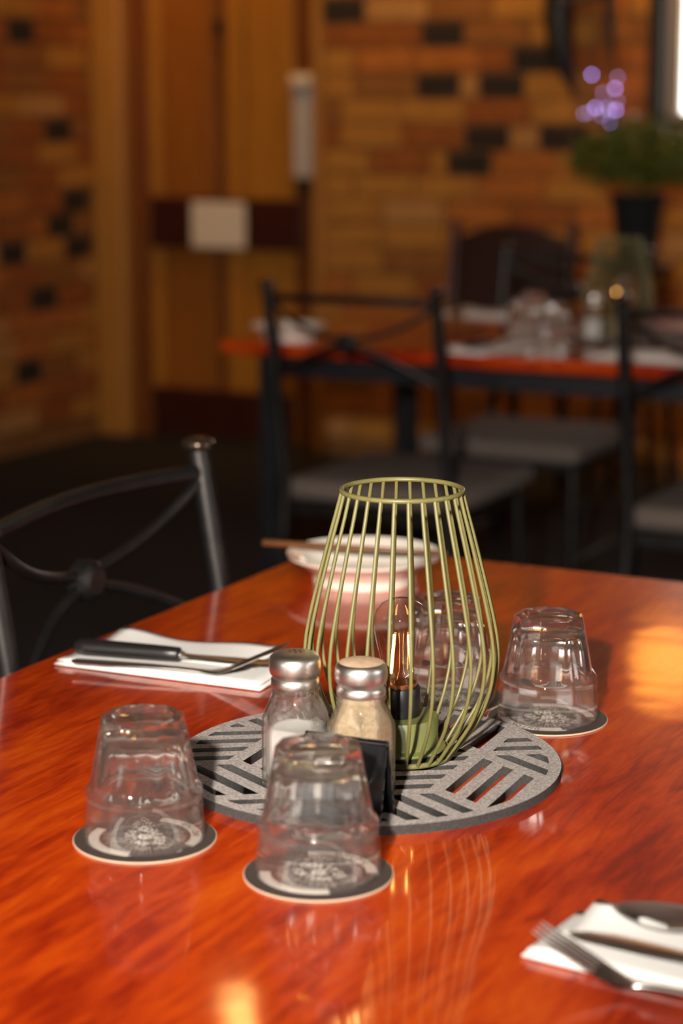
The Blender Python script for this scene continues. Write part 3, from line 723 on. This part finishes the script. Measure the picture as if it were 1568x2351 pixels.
# ================================================================ PLANT ON A STAND
def zc(p, z): return Vector((p[0], p[1], z))
PP = Vector((.895, 6.25, 0))
stand = thing('plant_stand', 'slim black stand carrying the potted plant by the back wall', 'stand', PP, ANG)
link('top', lathe(bm_new(), [(0, .745), (.11, .745), (.112, .75), (.112, .765), (.11, .77), (0, .77)], 32), DARKWOOD, stand, 40)
for k in range(4):
    a = pi/4+k*pi/2; link('leg', tube(bm_new(), [(.15*cos(a), .15*sin(a), 0), (.085*cos(a), .085*sin(a), .745)], .012, 8), IRON, stand, 60)
pot = thing('potted_plant', 'bushy green plant in a tapering black pot by the brick wall', 'plant', zc(PP, .7702), 0)
link('pot', lathe(bm_new(), [(0, 0), (.052, 0), (.056, .006), (.080, .195), (.086, .20), (.086, .212), (.078, .212), (.074, .19), (0, .188)], 32), MATTE, pot, 40)
b = bm_new(); rnd = random.Random(5)
for k in range(620):
    th = rnd.uniform(0, 2*pi); ph = math.acos(rnd.uniform(-.35, 1)); rr = rnd.uniform(.06, .19)
    tp = 1.15 if cos(ph) > 0 else 1.15*(1+1.3*cos(ph))
    c = Vector((rr*tp*sin(ph)*cos(th), rr*tp*sin(ph)*sin(th), (.290+rr*.85*cos(ph)))); n = Vector((rnd.gauss(0, 1), rnd.gauss(0, 1), rnd.gauss(.5, 1))).normalized()
    a = n.orthogonal().normalized(); a = Matrix.Rotation(rnd.uniform(0, 6), 3, n) @ a; t = n.cross(a); L_, w_ = rnd.uniform(.028, .05), rnd.uniform(.006, .011)
    vs = [b.verts.new(c+q) for q in (a*-L_, a*-L_*.2+t*w_+n*.002, a*L_*.4+t*w_*.8, a*L_-n*.006, a*L_*.4-t*w_*.8, a*-L_*.2-t*w_+n*.002)]
    b.faces.new(vs[:4]); b.faces.new([vs[0], vs[3], vs[4], vs[5]])
fo = link('foliage', b, LEAF, pot); fo['kind'] = 'stuff'
b = bm_new()
for k in range(9):
    a = 2*pi*k/9; tube(b, [(.02*cos(a), .02*sin(a), .185), (.06*cos(a), .06*sin(a), .26), (.11*cos(a), .11*sin(a), .33)], .003, 5)
so_ = link('stems', b, LEAF, pot); so_['kind'] = 'stuff'
# ================================================================ WALL ORNAMENTS AND FAIRY LIGHTS
hn = thing('horn_ornament', 'curved black horn-shaped ornament hanging on the back brick wall', 'ornament', room(1.80, -.045, 1.27), ANG)
link('large_horn', tube(bm_new(), [(.056, -.02, 0), (.030, -.03, .075), (.008, -.035, .16), (-.004, -.035, .25), (.002, -.033, .34), (.03, -.03, .45)], [.005, .026, .044, .052, .052, .044], 14), IRON, hn, 60)
link('small_horn', tube(bm_new(), [(.185, -.02, .08), (.178, -.022, .16), (.17, -.024, .25), (.17, -.024, .34), (.14, -.024, .45)], [.004, .013, .019, .021, .019], 12), IRON, hn, 60)
link('crossbar', tube(bm_new(), [(-.045, -.05, .30), (.03, -.075, .305), (.08, -.05, .31), (.165, -.03, .335)], .012, 10), IRON, hn, 60)
FAIRY = emit('violet_led', (.50, .34, 1.0), 9)
FAIRY2 = emit('dim_violet_led', (.52, .42, .95), 3)
fl = thing('fairy_lights', 'small cluster of violet fairy lights above the potted plant', 'light', room(1.93, -.03, 1.16), ANG)
WPT = [(0, .158), (.062, .152), (.034, .118), (.056, .128), (.003, .075), (.018, .085), (.022, .068), (.034, .082), (.042, .078), (.050, .086), (.060, .080), (.046, .060), (.052, .050), (-.012, .072), (.066, .10)]
PTS = [(.03+(x-.03)*1.4, -.035-random.uniform(0, .05), .105+(z-.105)*1.45) for x, z in WPT]
for i, p in enumerate(PTS): link('led', lathe(bm_new(), [(0, -.005), (.0035, -.0035), (.0048, 0), (.0034, .0036), (0, .0055)], 8), (FAIRY, FAIRY2, FAIRY2)[(i+i//4) % 3], fl, 60, p)
link('wire', tube(bm_new(), [(.02, .0, .19)]+[(p[0], p[1]+.004, p[2]) for p in PTS]+[(.06, .0, .03)], .0009, 5), IRON, fl)
# ================================================================ PENDANT LAMPS (above the frame; mirrored in the varnish)
GLOW = emit('warm_pendant_glow', (1, .55, .16), 14)
AMBER = emit('amber_pendant_glow', (1, .33, .04), 5)
def pendant(loc, label, r, gm):
    o = thing('pendant_lamp', label, 'lamp', loc, 0, 'warm pendant lamps over the room')
    link('globe', lathe(bm_new(), [(0, -r)]+[(r*sin(pi*k/12), -r*cos(pi*k/12)) for k in range(1, 12)]+[(0, r)], 24), gm, o, 180)
    link('cord', tube(bm_new(), [(0, 0, r-.002), (0, 0, CEIL-loc[2])], .004, 6), IRON, o); link('cap', lathe(bm_new(), [(0, r-.01), (.025, r-.012), (.02, r+.035), (0, r+.04)], 16), IRON, o, 40)
pl_ = [((-.23, 4.2, 2.22), .04, 'left of the two small warm globe lamps hanging over the gap between the tables', GLOW), ((.02, 4.2, 2.22), .04, 'right of the two small warm globe lamps hanging over the gap between the tables', GLOW), ((1.0, 6.1, 1.95), .11, 'large amber globe lamp hanging before the window by the back wall', AMBER), ((1.32, 5.9, 2.0), .11, 'large amber globe lamp hanging farther right along the back wall', AMBER)]
for p, r, lab, gm in pl_: pendant(p, lab, r, gm)
